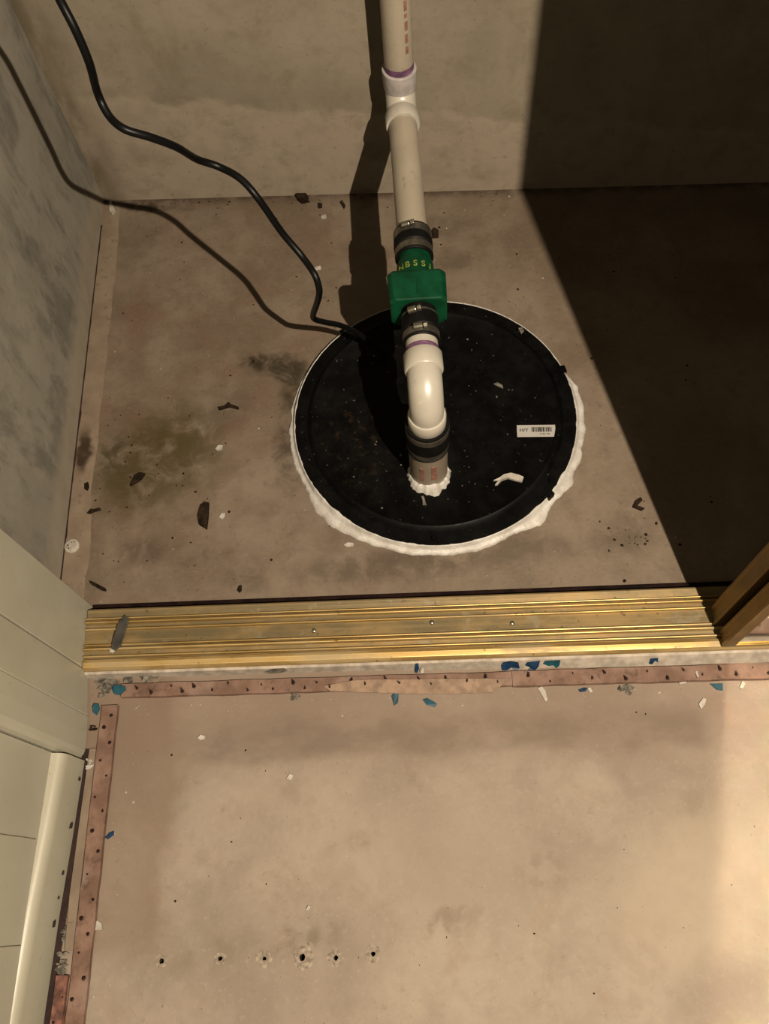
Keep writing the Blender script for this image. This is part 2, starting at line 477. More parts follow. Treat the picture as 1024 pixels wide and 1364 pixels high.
M['white_disc'] = simple('white_plaster_disc', (.60, .53, .44), .6, 0, .1, 200)

# ------------------------------------------------------------------ the setting
WB = lambda x: 1.193 - 0.043 * (x + .07)                  # foot of the back wall
WL = lambda y: -0.557 - 0.030 * (y - .491)                # foot of the closet's left wall
CEIL = 2.35

def struct(name, bm, mat, **k): return obj(name, bm, mat, kind='structure', **k)

# room floor as a slab with the drilled holes really cut into it
fl = struct('floor_room', box(-.72, 2.0, -1.6, .36, -.12, 0), M['floor_room'], label='bare beige concrete floor in front of the gold track')
HOLES = [(215, 1280, .0040), (293, 1277, .0036), (352, 1277, .0030), (403, 1275, .0046), (447, 1276, .0036), (497, 1271, .0034)]
cut = bmesh.new()
for px, py, r in HOLES:
    p = at(px, py)
    c0 = [cut.verts.new((p.x + r * math.cos(a) * random.uniform(.75, 1.25), p.y + r * math.sin(a) * random.uniform(.75, 1.25), .01)) for a in [2 * PI * k / 9 for k in range(9)]]
    c1 = [cut.verts.new((p.x + .6 * (v.co.x - p.x), p.y + .6 * (v.co.y - p.y), -.018)) for v in c0]
    cut.faces.new(c0); cut.faces.new(c1[::-1])
    for k in range(9): cut.faces.new((c0[k], c1[k], c1[(k + 1) % 9], c0[(k + 1) % 9]))
cutter = obj('cutter', cut, M['pit'])
bo = fl.modifiers.new('holes', 'BOOLEAN'); bo.object = cutter; bo.operation = 'DIFFERENCE'; bo.solver = 'EXACT'
dg = bpy.context.evaluated_depsgraph_get()
new = bpy.data.meshes.new_from_object(fl.evaluated_get(dg))
fl.modifiers.clear(); fl.data = new
if len(new.materials) < 2: new.materials.append(M['pit'])
for p in new.polygons: p.material_index = 1 if (-.05 < p.center.z < -.0005) else 0
bpy.data.objects.remove(cutter)
for i, (px, py, r) in enumerate(HOLES):                    # chipped rims
    p = at(px, py); bm = bmesh.new(); seg = 16; inner, mid_, outer = [], [], []
    for k in range(seg):
        a = 2 * PI * k / seg
        j = 1 + .9 * noise.noise(Vector((math.cos(a) * 1.7 + i * 9, math.sin(a) * 1.7, i)))
        e = (r + .0012, r + .0016 + .002 * j, r + .003 + .005 * max(.1, j) * (.25 if i in (0, 1) else 1.4 if i == 3 else .8) * random.uniform(.5, 1.3))
        inner.append(bm.verts.new((p.x + e[0] * math.cos(a), p.y + e[0] * math.sin(a), .0003)))
        mid_.append(bm.verts.new((p.x + e[1] * math.cos(a), p.y + e[1] * math.sin(a), .0006 * random.uniform(.3, 1.2))))
        outer.append(bm.verts.new((p.x + e[2] * math.cos(a), p.y + e[2] * math.sin(a), .0002)))
    for k in range(seg):
        k2 = (k + 1) % seg
        bm.faces.new((inner[k], inner[k2], mid_[k2], mid_[k])); bm.faces.new((mid_[k], mid_[k2], outer[k2], outer[k]))
    obj('chipped_rim', bm, M['crater'], parent=fl)

struct('floor_closet', prism([(-.75, .36), (1.35, .36), (1.35, 1.35), (-.75, 1.35)], -.12, 0), M['floor_closet'], label='stained damp concrete floor of the closet around the sump lid')
struct('wall_back', prism([(-.75, WB(-.75)), (1.35, WB(1.35)), (1.35, 1.4), (-.75, 1.4)], 0, CEIL), M['wall_back'], label='parged concrete back wall behind the white riser pipe')
struct('wall_left', prism([(WL(.3), .30), (WL(1.3), 1.30), (-.76, 1.30), (-.76, .30)], 0, CEIL), M['wall_left'], label='mildewed grey left wall inside the closet')
struct('wall_right', box(1.25, 1.35, .42, 1.3, 0, CEIL), M['plain_wall'])
struct('ceiling', box(-.76, 1.35, .30, 1.4, CEIL, CEIL + .05), M['plain_wall'])
struct('wall_header', box(-.50, 2.0, .30, .42, 2.06, CEIL), M['plain_wall'])
wrl = struct('wall_room_left', box(-.76, -.502, -1.6, .19, .0, CEIL), M['paint'], label='cream painted wall with two upright joints above the baseboard')
# two upright joints in the room's left wall
for y in (.083, -.035):
    bm = bmesh.new(); a = []; b = []
    for k in range(60):
        z = .085 + 2.2 * k / 59; yy = y + .0012 * nz(z * 9, y * 50)
        a.append(bm.verts.new((-.5017, yy - .0006, z))); b.append(bm.verts.new((-.5017, yy + .0006, z)))
    for k in range(59): bm.faces.new((a[k], b[k], b[k + 1], a[k + 1]))
    obj('joint', bm, M['joint'], parent=wrl)

# mortar skim along the foot of the left wall
bm = bmesh.new(); n = 60; top = []; lo = []; back = []
for k in range(n + 1):
    y = .40 + (1.20 - .40) * k / n
    wdt = .034 + .006 * nz(y * 9, 3) + (.010 if y < .62 else 0) * min(1, (.62 - y) * 12 if y < .62 else 0) * .4
    back.append(bm.verts.new((WL(y) - .004, y, .0045))); top.append(bm.verts.new((WL(y) + wdt * .82, y, .0035 + .0015 * nz(y * 30, 8)))); lo.append(bm.verts.new((WL(y) + wdt, y, -.0005)))
for k in range(n):
    bm.faces.new((back[k], top[k], top[k + 1], back[k + 1])); bm.faces.new((top[k], lo[k], lo[k + 1], top[k + 1]))
struct('trim_1', bm, M['skim'], smooth=True, label='thin mortar skim along the foot of the left closet wall')
# dirt line where the skim meets the wall
bm = bmesh.new(); a = []; b = []
for k in range(81):
    y = .45 + .70 * k / 80
    a.append(bm.verts.new((WL(y) - .003, y, .0075 + .002 * nz(y * 40, 1)))); b.append(bm.verts.new((WL(y) + .0018 + .0022 * max(0, nz(y * 25, 5)), y, .0046)))
for k in range(80): bm.faces.new((a[k], b[k], b[k + 1], a[k + 1]))
struct('trim_2', bm, M['gap'], label='dark dirt line between left closet wall and mortar skim')

# jamb and casing on the left of the opening
jb = struct('door_jamb', prism([(-.5015, .4125), (-.4965, .3155), (-.60, .3155), (-.60, .4125)], 0, 2.06), M['paint'], bevel=.0012, label='cream painted jamb board at the left end of the gold track')
cs = struct('door_casing', prism([(-.4955, .3135), (-.488, .2505), (-.60, .2505), (-.60, .3135)], 0.004, 2.10), M['paint'], bevel=.0015, label='cream painted door casing between jamb and baseboard')
cs2 = obj('casing_edge', prism([(-.488, .2500), (-.4862, .225), (-.4858, .203), (-.4875, .197), (-.4915, .1935), (-.498, .1915), (-.60, .1915), (-.60, .2500)], 0.003, 2.10), M['paint'], parent=cs, smooth=False, bevel=.0008)
struct('trim_3', box(-.60, -.5005, .309, .319, 0, 2.06), M['gap'], label='dark joint between jamb and casing')

# baseboard, on the room's left wall: rounded top, slightly skewed
bm = bmesh.new(); prof = [(0, .004), (.0, .058), (-.0015, .066), (-.005, .0715), (-.010, .0735), (-.022, .0745), (-.022, .004)]
ys = [.189, .09, .0, -.11, -.30, -.7, -1.6]; xs = [-.4845, -.4880, -.4925, -.4955, -.4965, -.4965, -.4965]
rings = [[bm.verts.new((x0 + dx, y0, z0 + (.012 * min(1, (.19 - y0) / .25) if z0 > .02 else 0))) for dx, z0 in prof] for x0, y0 in zip(xs, ys)]
for a, b in zip(rings[:-1], rings[1:]):
    for k in range(len(prof)): bm.faces.new((a[k], a[(k + 1) % len(prof)], b[(k + 1) % len(prof)], b[k]))
bm.faces.new(rings[0]); bm.faces.new(rings[-1][::-1])
base = struct('baseboard_left', bm, M['paint'], label='cream painted baseboard along the left wall')
smooth_by_angle(base, 50)
# nail heads and knocks on the baseboard
for px, py, s in ((107, 1038, .0018), (96, 1100, .0030), (85, 1163, .0020), (79, 1196, .0014), (73, 1231, .0034)):
    q = at(px, py, .02)
    obj('dent', prism([(q.x + .010 * 0 - s, q.y - s * 1.2), (q.x + s * .2, q.y - s), (q.x + s * .4, q.y + s * 1.3), (q.x - s * .8, q.y + s * .8)], .020, .0215), M['gap'], parent=base)

# dark joint between baseboard and floor
bm = bmesh.new(); a = []; b = []
for k in range(70):
    y = .205 - 1.0 * k / 69
    x0 = -.4845 + (y - .189) * .035 if y > -.11 else -.4955
    a.append(bm.verts.new((x0 - .004, y, .0048))); b.append(bm.verts.new((x0 + .004 + .0028 * min(1, max(0, (.19 - y) * 6)) + .0015 * nz(y * 20, 2), y, .0006)))
for k in range(69): bm.faces.new((a[k], b[k], b[k + 1], a[k + 1]))
struct('trim_4', bm, M['gap'], label='dark open joint under the left baseboard')

# white painted ledge under the track
bm = bmesh.new(); up_ = []; fr_ = []; ft = []
for k in range(121):
    x = -.497 + 2.4 * k / 120
    wob = .0015 * nz(x * 14, 4)
    up_.append(bm.verts.new((x, .328, .0182))); fr_.append(bm.verts.new((x, .3060 + wob * .3, .0165)))
    ft.append(bm.verts.new((x, .3030 - .007 * min(1, max(0, (x + .15) / .4)) + wob, -.0004)))
bk = [bm.verts.new((v.co.x, .399, .0182)) for v in up_]; bl_ = [bm.verts.new((v.co.x, .399, -.0004)) for v in up_]
for k in range(120):
    for r0, r1 in ((up_, fr_), (fr_, ft), (bk, up_), (bl_, bk)): bm.faces.new((r0[k], r1[k], r1[k + 1], r0[k + 1]))
struct('trim_5', bm, M['white'], label='white painted strip of floor along the front of the gold track')

struct('shade_strip', box(-.5, 1.24, .396, .4140, 0, .0060), M['shadow_band'], bevel=.001, label='narrow near-black strip added as the shadow band behind the gold track')  # added strip that widens the track's shadow by its dark colour

# ------------------------------------------------------------------ gold sliding-door track
track = thing('door_track', 'worn gold metal sliding-door track across the closet opening', 'track', (0, .357, .0185))
XR = 1.24
def rail(name, prof, x0, x1=XR, mat='brass'):
    """extrude a (y, z) profile along x"""
    bm = bmesh.new()
    A = [bm.verts.new((x0, y - .0026, z)) for y, z in prof]; B = [bm.verts.new((x1, y - .0026, z)) for y, z in prof]
    for k in range(len(prof)): bm.faces.new((A[k], A[(k + 1) % len(prof)], B[(k + 1) % len(prof)], B[k]))
    bm.faces.new(A); bm.faces.new(B[::-1])
    o = obj(name, bm, M[mat], bevel=.0006); adopt(track, o); return o
Z0 = .0180
rail('base_plate', [(.403, Z0), (.403, Z0 + .007), (.4005, Z0 + .0078), (.389, Z0 + .006), (.3665, Z0 + .0055), (.344, Z0 + .0055), (.327, Z0 + .004), (.327, Z0)], -.4985, mat='brass_dull')
def ridge(yc, w, h, x0): return rail('guide_rib', [(yc + w / 2, Z0 + .004), (yc + w / 2 * .8, Z0 + h * .85), (yc + w * .22, Z0 + h), (yc - w * .22, Z0 + h), (yc - w / 2 * .8, Z0 + h * .85), (yc - w / 2, Z0 + .004)], x0)
ridge(.3875, .0035, .011, -.4985)
ridge(.3815, .0050, .0125, -.498)
ridge(.3715, .0040, .0105, -.498)
ridge(.3480, .0040, .0105, -.4965)
ridge(.3420, .0050, .0120, -.4965)
ridge(.3315, .0040, .0105, -.496)
rail('front_nose', [(.3275, Z0 - .0005), (.3275, Z0 + .0085), (.3230, Z0 + .0095), (.3160, Z0 + .0085), (.3125, Z0 + .004), (.3120, Z0 - .0005)], -.4955)
for px, py in ((418, 840), (575, 829), (682, 830)):
    p = at(px, py, .024)
    s = obj('screw', lathe_axis((p.x, p.y, .0230), (0, 0, 1), [(0, .0036), (.0012, .0034), (.0022, .0022), (.0025, 0)], 14), M['steel'], smooth=True); adopt(track, s)

# ------------------------------------------------------------------ mirrored bypass doors on the right
def sliding_door(name, x0, y0, y1, label):
    zb, zt, x1, sw = .0300, 2.03, 1.23, .016
    root = thing(name, label, None, (x0, (y0 + y1) / 2, zb), kind='structure')
    parts = []
    for xa, xb in ((x0, x0 + sw), (x1 - sw, x1)):
        bm = bmesh.new()   # hollow-looking extrusion: edge with a shallow groove
        prof = [(xa, y0), (xb, y0), (xb, y1), (xa, y1), (xa, y1 - .004), (xa + .0012, y1 - .005), (xa + .0012, y0 + .006), (xa, y0 + .005)]
        prism_into(bm, prof, zb, zt); parts.append(obj('stile', bm, M['brass_stile'], bevel=.0006))
    parts.append(obj('bottom_rail', box(x0 + sw, x1 - sw, y0 + .0005, y1, zb - .002, zb + .0055), M['brass_stile'], bevel=.0006))
    parts.append(obj('top_rail', box(x0 + sw, x1 - sw, y0 + .0005, y1, zt - .02, zt), M['brass_stile'], bevel=.0006))
    parts.append(obj('mirror_panel', box(x0 + sw, x1 - sw, y0 + .003, y0 + .008, zb + .0055, zt - .02), M['mirror']))
    parts.append(obj('backing_board', box(x0 + sw, x1 - sw, y0 + .0085, y1 - .002, zb + .0055, zt - .02), M['plain_wall']))
    adopt(root, *parts); return root
sliding_door('door_1', .3925, .3112, .3342, 'front mirrored sliding door in a gold frame')
sliding_door('door_2', .3865, .3422, .3687, 'rear mirrored sliding door edge in a gold frame')

# ------------------------------------------------------------------ sump lid
LC = Vector((.018, .706, 0)); LR = .2235
lid = thing('sump_lid', 'round black plastic sump lid sealed to the concrete floor', 'lid', (LC.x, LC.y, 0))
o = obj('disc', lathe_axis((LC.x, LC.y, 0), (0, 0, 1), [(0, LR - .004), (.004, LR), (.0125, LR), (.0145, LR - .002), (.0145, .2025), (.0205, .1975), (.0220, .1945), (.0210, .1905), (.0200, .1885), (.0195, .12), (.0200, 0)], 120), M['lid'])
smooth_by_angle(o, 28); adopt(lid, o)
for px, py in ((695, 437), (578, 716), (449, 441), (735, 640), (415, 585)):
    p = at(px, py, .015); dv = Vector((p.x - LC.x, p.y - LC.y, 0)); p = LC + dv.normalized() * .212
    o = obj('bolt', lathe_axis((p.x, p.y, .0140), (0, 0, 1), [(0, .0065), (.001, .0065), (.0011, .0045), (.004, .0045), (.0050, .0035), (.0050, 0)], 6), M['lid']); adopt(lid, o)
for px, py, a in ((752, 492, .5), (725, 655, -.6), (452, 436, 2.5)):      # small tabs standing out from the edge
    p = at(px, py, .012); dv = Vector((p.x - LC.x, p.y - LC.y, 0)).normalized(); tv = Vector((-dv.y, dv.x, 0))
    q = LC + dv * (LR - .006)
    o = obj('tab', prism([q - tv * .009, q + dv * .010 - tv * .006, q + dv * .011 + tv * .006, q + tv * .009], .004, .0155), M['lid'], bevel=.001); adopt(lid, o)
# paper barcode label
c0 = at(714, 574, .0205); tx = (at(739, 573, .0205) - at(689, 573.5, .0205)).normalized(); ty = Vector((-tx.y, tx.x, 0))
def lab(u0, u1, v0, v1, z0, z1): return prism([c0 + tx * u0 + ty * v0, c0 + tx * u1 + ty * v0, c0 + tx * u1 + ty * v1, c0 + tx * u0 + ty * v1], z0, z1)
LZ = .0207
st = obj('barcode_label', lab(-.0295, .0295, -.0105, .0105, LZ - .0004, LZ), M['sticker'], label='white paper barcode label'); adopt(lid, st)
bm = bmesh.new(); u = -.0075; rr = random.Random(3)
while u < .0235:
    wd = rr.choice((.0006, .0006, .0010, .0016, .0022))
    pts = [c0 + tx * u + ty * -.0015, c0 + tx * (u + wd) + ty * -.0015, c0 + tx * (u + wd) + ty * .0065, c0 + tx * u + ty * .0065]
    prism_into(bm, pts, LZ - .0001, LZ + .0001); u += wd + rr.choice((.0006, .0008, .0012))
o = obj('barcode', bm, M['ink']); adopt(lid, o)
def text(name, body, size, mat, mw, extrude=.0001):
    cu = bpy.data.curves.new(name, 'FONT'); cu.body = body; cu.size = size; cu.extrude = extrude
    cu.align_x = 'CENTER'; cu.align_y = 'CENTER'; cu.offset = size * .012
    tmp = bpy.data.objects.new(name, cu); COL.objects.link(tmp); bpy.context.view_layer.update()
    me = bpy.data.meshes.new_from_object(tmp); COL.objects.unlink(tmp); bpy.data.objects.remove(tmp)
    me.materials.clear(); me.materials.append(mat)
    o_ = bpy.data.objects.new(name, me); COL.objects.link(o_); o_.matrix_world = mw; return o_
fr4 = Matrix((tx, ty, Vector((0, 0, 1)))).transposed().to_4x4()
def lm(u, v): q = fr4.copy(); q.translation = Vector((c0.x, c0.y, LZ + .0001)) + tx * u + ty * v; return q
for nm, body, sz, u, v in (('lettering', 'H/Y', .0085, -.0188, .0012), ('small_print', '0 1207 1300', .0030, .013, -.0055)):
    o = text(nm, body, sz, M['ink'], lm(u, v)); mwk = o.matrix_world.copy(); adopt(lid, o); o.matrix_basis = mwk

# caulk bead around the lid: wide below, thin at the back
def bead(angle):      # outer radius by direction (degrees, 0 = right, 90 = back)
    tab = [(-180, .0115), (-165, .0125), (-150, .012), (-140, .021), (-125, .017), (-112, .013), (-95, .0105), (-80, .0125), (-62, .0145), (-52, .021), (-40, .012), (-30, .0175), (-12, .0165), (0, .0155), (12, .0155), (22, .006), (38, .0045), (60, .004), (90, .003), (118, .004), (135, .006), (150, .0085), (165, .0105), (180, .0115)]
    for (a0, w0), (a1, w1) in zip(tab[:-1], tab[1:]):
        if a0 <= angle <= a1: return w0 + (w1 - w0) * (angle - a0) / (a1 - a0)
bm = bmesh.new(); seg = 720; rows = []
for k in range(seg):
    dgk = -180 + 360 * k / seg; a = math.radians(dgk)
    w_ = bead(dgk); j = nz(math.cos(a) * 5, math.sin(a) * 5, 2, 3); j2 = nz(math.cos(a) * 17, math.sin(a) * 17, 5, 2)
    j3 = nz(math.cos(a) * 70, math.sin(a) * 70, 9)
    wo = w_ * (.88 + .38 * j + .10 * j2 + .03 * j3); wi = -.0012 - .0055 * max(0, j + .5 * j2) * min(1, w_ / .012)
    hgt = .008 + .002 * min(1, w_ / .015)
    ring = []
    nn = lambda q, fr=14, am=1: am * nz(math.cos(a) * fr * .6 + q * 7.3, math.sin(a) * fr * .6, q * 3.1, 2)
    for f, z in ((-1, .0128), (-.5, .0155 + .0004 * j), (.06, .0135 + nn(1, 9, .0012)), (.22 + nn(2, 8, .05), hgt * .8 + nn(3, 12, .0018)), (.45 + nn(4, 9, .08), hgt * .5 + nn(5, 12, .0016)), (.68 + nn(6, 9, .06), hgt * .55 + nn(7, 14, .0016)), (.93, hgt * .22), (1, -.0004)):
        rr_ = LR + (wi * -f if f < 0 else wo * f)
        ring.append(bm.verts.new((LC.x + rr_ * math.cos(a), LC.y + rr_ * math.sin(a), z)))
    rows.append(ring)
for k in range(seg):
    a, b = rows[k], rows[(k + 1) % seg]
    for q in range(len(a) - 1): bm.faces.new((a[q], a[q + 1], b[q + 1], b[q]))
obj('caulk_bead', bm, M['caulk'], smooth=True, label='ragged white caulk bead sealing the black lid to the floor', cat='caulk')

# ------------------------------------------------------------------ discharge plumbing
SX, SY = .0055, .6020           # centre of the outlet in the lid
ZR = .236                       # height of the horizontal run
RX, RY = -.0135, 1.135          # the riser at the back wall
RUN = Vector((RX - SX, RY - SY, .008)).normalized()
def run(y): return Vector((SX, SY, ZR)) + RUN * ((y - SY) / RUN.y)
R_ = .0218; HUB = .0262

stub = thing('pipe_stub', 'short stained grey pipe stub rising out of the black lid', 'pipe', (SX, SY, .0195))
o = obj('pipe_wall', lathe_axis((SX, SY, .0195), (0, 0, 1), [(0, .0285), (.098, .0285), (.098, .024), (0, .024)], 40), M['pvc_stub']); smooth_by_angle(o); adopt(stub, o)
bm = bmesh.new()
for a0, a1, z0, z1 in ((-2.05, -1.85, .045, .085), (-1.45, -1.15, .05, .09)):
    vv = []
    for z in (z0, z1):
        for r in (.0282, .0290):
            for k in range(5): a = a0 + (a1 - a0) * k / 4; vv.append(bm.verts.new((SX + r * math.cos(a), SY + r * math.sin(a), z)))
    for k in range(4):
        bm.faces.new((vv[5 + k], vv[6 + k], vv[16 + k], vv[15 + k])); bm.faces.new((vv[10 + k], vv[11 + k], vv[16 + k], vv[15 + k])); bm.faces.new((vv[k], vv[k + 1], vv[6 + k], vv[5 + k]))
o = obj('print_patch', bm, M['red_print']); adopt(stub, o)

bm = bmesh.new(); rows = []; seg = 160
for k in range(seg):
    a = 2 * PI * k / seg; j = nz(math.cos(a) * 2.2, math.sin(a) * 2.2, 7, 2); j2 = nz(math.cos(a) * 3.4, math.sin(a) * 3.4, 3, 2)
    front = max(0, -math.sin(a)) ** 1.5
    j3 = nz(math.cos(a) * 40, math.sin(a) * 40, 1)
    wo = max(.0008, .003 + .008 * front + .005 * j + .0035 * j2 + .0004 * j3)
    rows.append([bm.verts.new((SX + (.0283 + wo * f) * math.cos(a), SY + (.0283 + wo * f) * math.sin(a), .0195 + z)) for f, z in ((0, .008 + .006 * front + .004 * j), (.25, .010 + .004 * front + .003 * j2), (.55, .006 + .002 * j), (.8, .0035 + .001 * j3), (1, -.0006))])
for k in range(seg):
    a, b = rows[k], rows[(k + 1) % seg]
    for q in range(4): bm.faces.new((a[q], a[q + 1], b[q + 1], b[q]))
obj('caulk_collar', bm, M['caulk'], smooth=True, label='lumpy white caulk collar around the pipe stub on the lid', cat='caulk')

def hose_clamp(base, axis, r, w, screw_dir, parent, screw=True):
    base = Vector(base); axis = Vector(axis).normalized()
    band = obj('hose_clamp', lathe_axis(base, axis, [(-w / 2, r), (-w / 2, r + .0014), (w / 2, r + .0014), (w / 2, r)], 40), M['steel'])
    smooth_by_angle(band)
    parts = [band]
    if screw:
        sd = Vector(screw_dir); sd = (sd - axis * sd.dot(axis)).normalized(); tg = axis.cross(sd).normalized()
        c = base + sd * (r + .0045)
        h = obj('screw_housing', sweep([c - tg * .006, c + tg * .006], .0048, 12), M['steel'], bevel=.0008)
        s = obj('screw_head', sweep([c + tg * .0065, c + tg * .0075, c + tg * .0125], [.003, .0045, .0045], 6), M['steel'], bevel=.0005)
        for q in (h, s): q.parent = band
    adopt(parent, band)
    return band

def coupling(label, pts, rad, clamps):
    root = thing('rubber_coupling', label, 'coupling', pts[0], 'black rubber couplings of the discharge pipe')
    L = (Vector(pts[1]) - Vector(pts[0])).length
    ax = (Vector(pts[1]) - Vector(pts[0])).normalized()
    prof = [(0, rad - .004), (0, rad - .0008), (.0012, rad), (.004, rad), (.0045, rad - .0012), (.016, rad - .0012), (.018, rad + .0006), (L - .018, rad + .0006), (L - .016, rad - .0012), (L - .0045, rad - .0012), (L - .004, rad), (L - .0012, rad), (L, rad - .0008), (L, rad - .004)]
    o_ = obj('sleeve', lathe_axis(pts[0], ax, prof, 44), M['rubber']); smooth_by_angle(o_); adopt(root, o_)
    for d, sd in clamps: hose_clamp(Vector(pts[0]) + ax * d, ax, rad - .0012, .0105, sd, root)
    return root

coupling('black rubber coupling standing on the pipe stub under the lower elbow', ((SX, SY, .108), (SX, SY, .172)), .0305, ((.012, (.7, .7, 0)), (.052, (.6, .8, 0))))
coupling('black rubber coupling in front of the green valve', (run(.686), run(.742)), .0250, ((.0085, (-.12, 0, 1)), (.0365, (-.35, 0, 1))))
coupling('black rubber coupling behind the green valve', (run(.827), run(.874)), .0272, ((.009, (.2, 0, -1)), (.0385, (-.3, 0, 1))))

def arc(c, r, a0, a1, n, plane_u, plane_v):
    return [Vector(c) + Vector(plane_u) * (r * math.cos(a0 + (a1 - a0) * k / n)) + Vector(plane_v) * (r * math.sin(a0 + (a1 - a0) * k / n)) for k in range(n + 1)]

# lower elbow: up out of the stub, then back towards the wall
el = thing('pvc_elbow', 'glossy white PVC elbow above the black lid', 'pipe elbow', (SX, SY, .168), 'white PVC elbows')
br = .036
H_ = Vector((RUN.x, RUN.y, 0)).normalized()
path = [Vector((SX, SY, .176))] + arc((SX + H_.x * br, SY + H_.y * br, ZR - br), br, PI, PI / 2, 14, H_, (0, 0, 1)) + [run(SY + .052)]
o = obj('bend', sweep(path, .0232, 36), M['pvc']); smooth_by_angle(o, 40); adopt(el, o)
o = obj('hub', lathe_axis((SX, SY, .168), (0, 0, 1), [(0, .021), (0, HUB - .0008), (.0012, HUB), (.0235, HUB), (.0255, HUB - .0012), (.0265, .022)], 44), M['pvc']); smooth_by_angle(o); adopt(el, o)
o = obj('hub', lathe_axis(run(.667), -RUN, [(0, .021), (0, HUB - .0008), (.0012, HUB), (.0245, HUB), (.0265, HUB - .0012), (.0275, .022)], 44), M['pvc']); smooth_by_angle(o); adopt(el, o)

nip = thing('pvc_pipe', 'short white PVC pipe with a purple primer ring beside the lower elbow', 'pipe', run(.66), 'white PVC pipes')
o = obj('tube', sweep([run(.655), run(.705)], R_, 40), M['pvc']); smooth_by_angle(o); adopt(nip, o)
o = obj('primer_ring', lathe_axis(run(.6660), RUN, [(0, R_), (0, R_ + .0004), (.0100, R_ + .0004), (.0100, R_)], 40), M['primer'], label='purple primer ring'); smooth_by_angle(o); adopt(nip, o)

# green check valve
val = thing('check_valve', 'dark green check valve with yellow lettering in the pipe run', 'valve', run(.742))
bm = bmesh.new()
ex = Vector((1, 0, 0)); ez = Vector((0, 0, 1))
def oct_ring(y, w, h, ch, dz=0.0):
    c = run(y) + ez * dz
    pts = [(-w + ch, -h), (w - ch, -h), (w, -h + ch), (w, h - ch), (w - ch, h), (-w + ch, h), (-w, h - ch), (-w, -h + ch)]
    return [bm.verts.new(c + ex * a + ez * b) for a, b in pts]
secs = [(.737, .0375, .0275, .008), (.7395, .0390, .029, .007), (.780, .0400, .031, .006), (.7855, .0390, .029, .007), (.789, .028, .022, .009)]
rings = [oct_ring(*s) for s in secs]
for a, b in zip(rings[:-1], rings[1:]):
    for k in range(8): bm.faces.new((a[k], a[(k + 1) % 8], b[(k + 1) % 8], b[k]))
bm.faces.new(rings[0]); bm.faces.new(rings[-1][::-1])
o = obj('body', bm, M['green'], bevel=.003); adopt(val, o)
o = obj('collar', lathe_axis(run(.785), RUN, [(0, .0268), (.030, .0258), (.036, .0235), (.058, .0235), (.058, .018)], 44), M['green']); smooth_by_angle(o); adopt(val, o)
o = obj('rib', prism([run(.745) + ex * -.001, run(.745) + ex * .001, run(.782) + ex * .001, run(.782) + ex * -.001], ZR + .028, ZR + .0330), M['green'], bevel=.0005); adopt(val, o)
o = obj('flange_bolt', sweep([run(.764) + ex * .030 + ez * -.004, run(.764) + ex * .030 + ez * .024], .004, 8), M['green']); adopt(val, o)
# moulded lettering, upside down to the viewer, wrapped over the collar
rad = .0266
for k, ch in enumerate('NBSSI'):
    a = (k - 2) * -.42
    nrm = (ex * -math.sin(a) + ez * math.cos(a)); tgx = (ex * math.cos(a) + ez * math.sin(a))
    q = Matrix((tgx, RUN, nrm)).transposed().to_4x4(); q.translation = run(.7985) + nrm * rad
    o = text('letter', ch, .0135, M['yellow_print'], q, .0003); mwk = o.matrix_world.copy(); adopt(val, o); o.matrix_basis = mwk

# long horizontal pipe to the wall
lp = thing('pvc_pipe', 'dusty white PVC pipe running from the valve to the back wall', 'pipe', run(.885), 'white PVC pipes')
o = obj('tube', sweep([run(.875), run(.95), run(1.02), run(1.104)], R_, 40), M['pvc_dirty']); smooth_by_angle(o); adopt(lp, o)

# upper elbow and riser
e2 = thing('pvc_elbow', 'white PVC elbow where the pipe turns up the back wall', 'pipe elbow', run(1.10), 'white PVC elbows')
zr2 = run(RY).z; br2 = .036
path = [run(1.090)] + arc((RX - H_.x * br2, RY - H_.y * br2, zr2 + br2), br2, -PI / 2, 0, 14, H_, (0, 0, 1)) + [Vector((RX, RY, zr2 + .052))]
o = obj('bend', sweep(path, .0232, 36), M['pvc']); smooth_by_angle(o, 40); adopt(e2, o)
o = obj('hub', lathe_axis(run(1.082), RUN, [(0, .0208), (0, HUB - .0008), (.0012, HUB), (.022, HUB), (.024, HUB - .0012), (.025, .022)], 44), M['pvc']); smooth_by_angle(o); adopt(e2, o)
o = obj('hub', lathe_axis((RX, RY, zr2 + .060), (0, 0, -1), [(0, .0208), (0, HUB - .0008), (.0012, HUB), (.030, HUB - .0010), (.036, HUB - .0022), (.042, .022)], 44), M['primer_stain']); smooth_by_angle(o); adopt(e2, o)

rs = thing('pvc_pipe', 'upright white PVC riser pipe against the back wall', 'pipe', (RX, RY, zr2 + .05), 'white PVC pipes')
o = obj('tube', sweep([(RX, RY, zr2 + .045), (RX, RY, .6), (RX, RY, 1.2), (RX, RY, 2.34)], R_, 40), M['pvc_dirty']); smooth_by_angle(o); adopt(rs, o)
o = obj('primer_ring', lathe_axis((RX, RY, zr2 + .060), (0, 0, 1), [(-.001, R_), (-.001, R_ + .0004), (.010, R_ + .0004), (.010, R_)], 40), M['primer'], label='purple primer ring'); smooth_by_angle(o); adopt(rs, o)
bm = bmesh.new(); z = zr2 + .095; rr = random.Random(5); a0 = -1.05
while z < 1.2:          # faded red printing up the side of the riser
    h = rr.uniform(.006, .016); vv = []
    for zz in (z, z + h):
        for r in (R_ - .0003, R_ + .0002):
            for k in range(4): a = a0 + .24 * k / 3; vv.append(bm.verts.new((RX + r * math.cos(a), RY + r * math.sin(a), zz)))
    for k in range(3): bm.faces.new((vv[4 + k], vv[5 + k], vv[13 + k], vv[12 + k]))
    z += h + rr.uniform(.002, .006)
o = obj('print_line', bm, M['red_print']); adopt(rs, o)

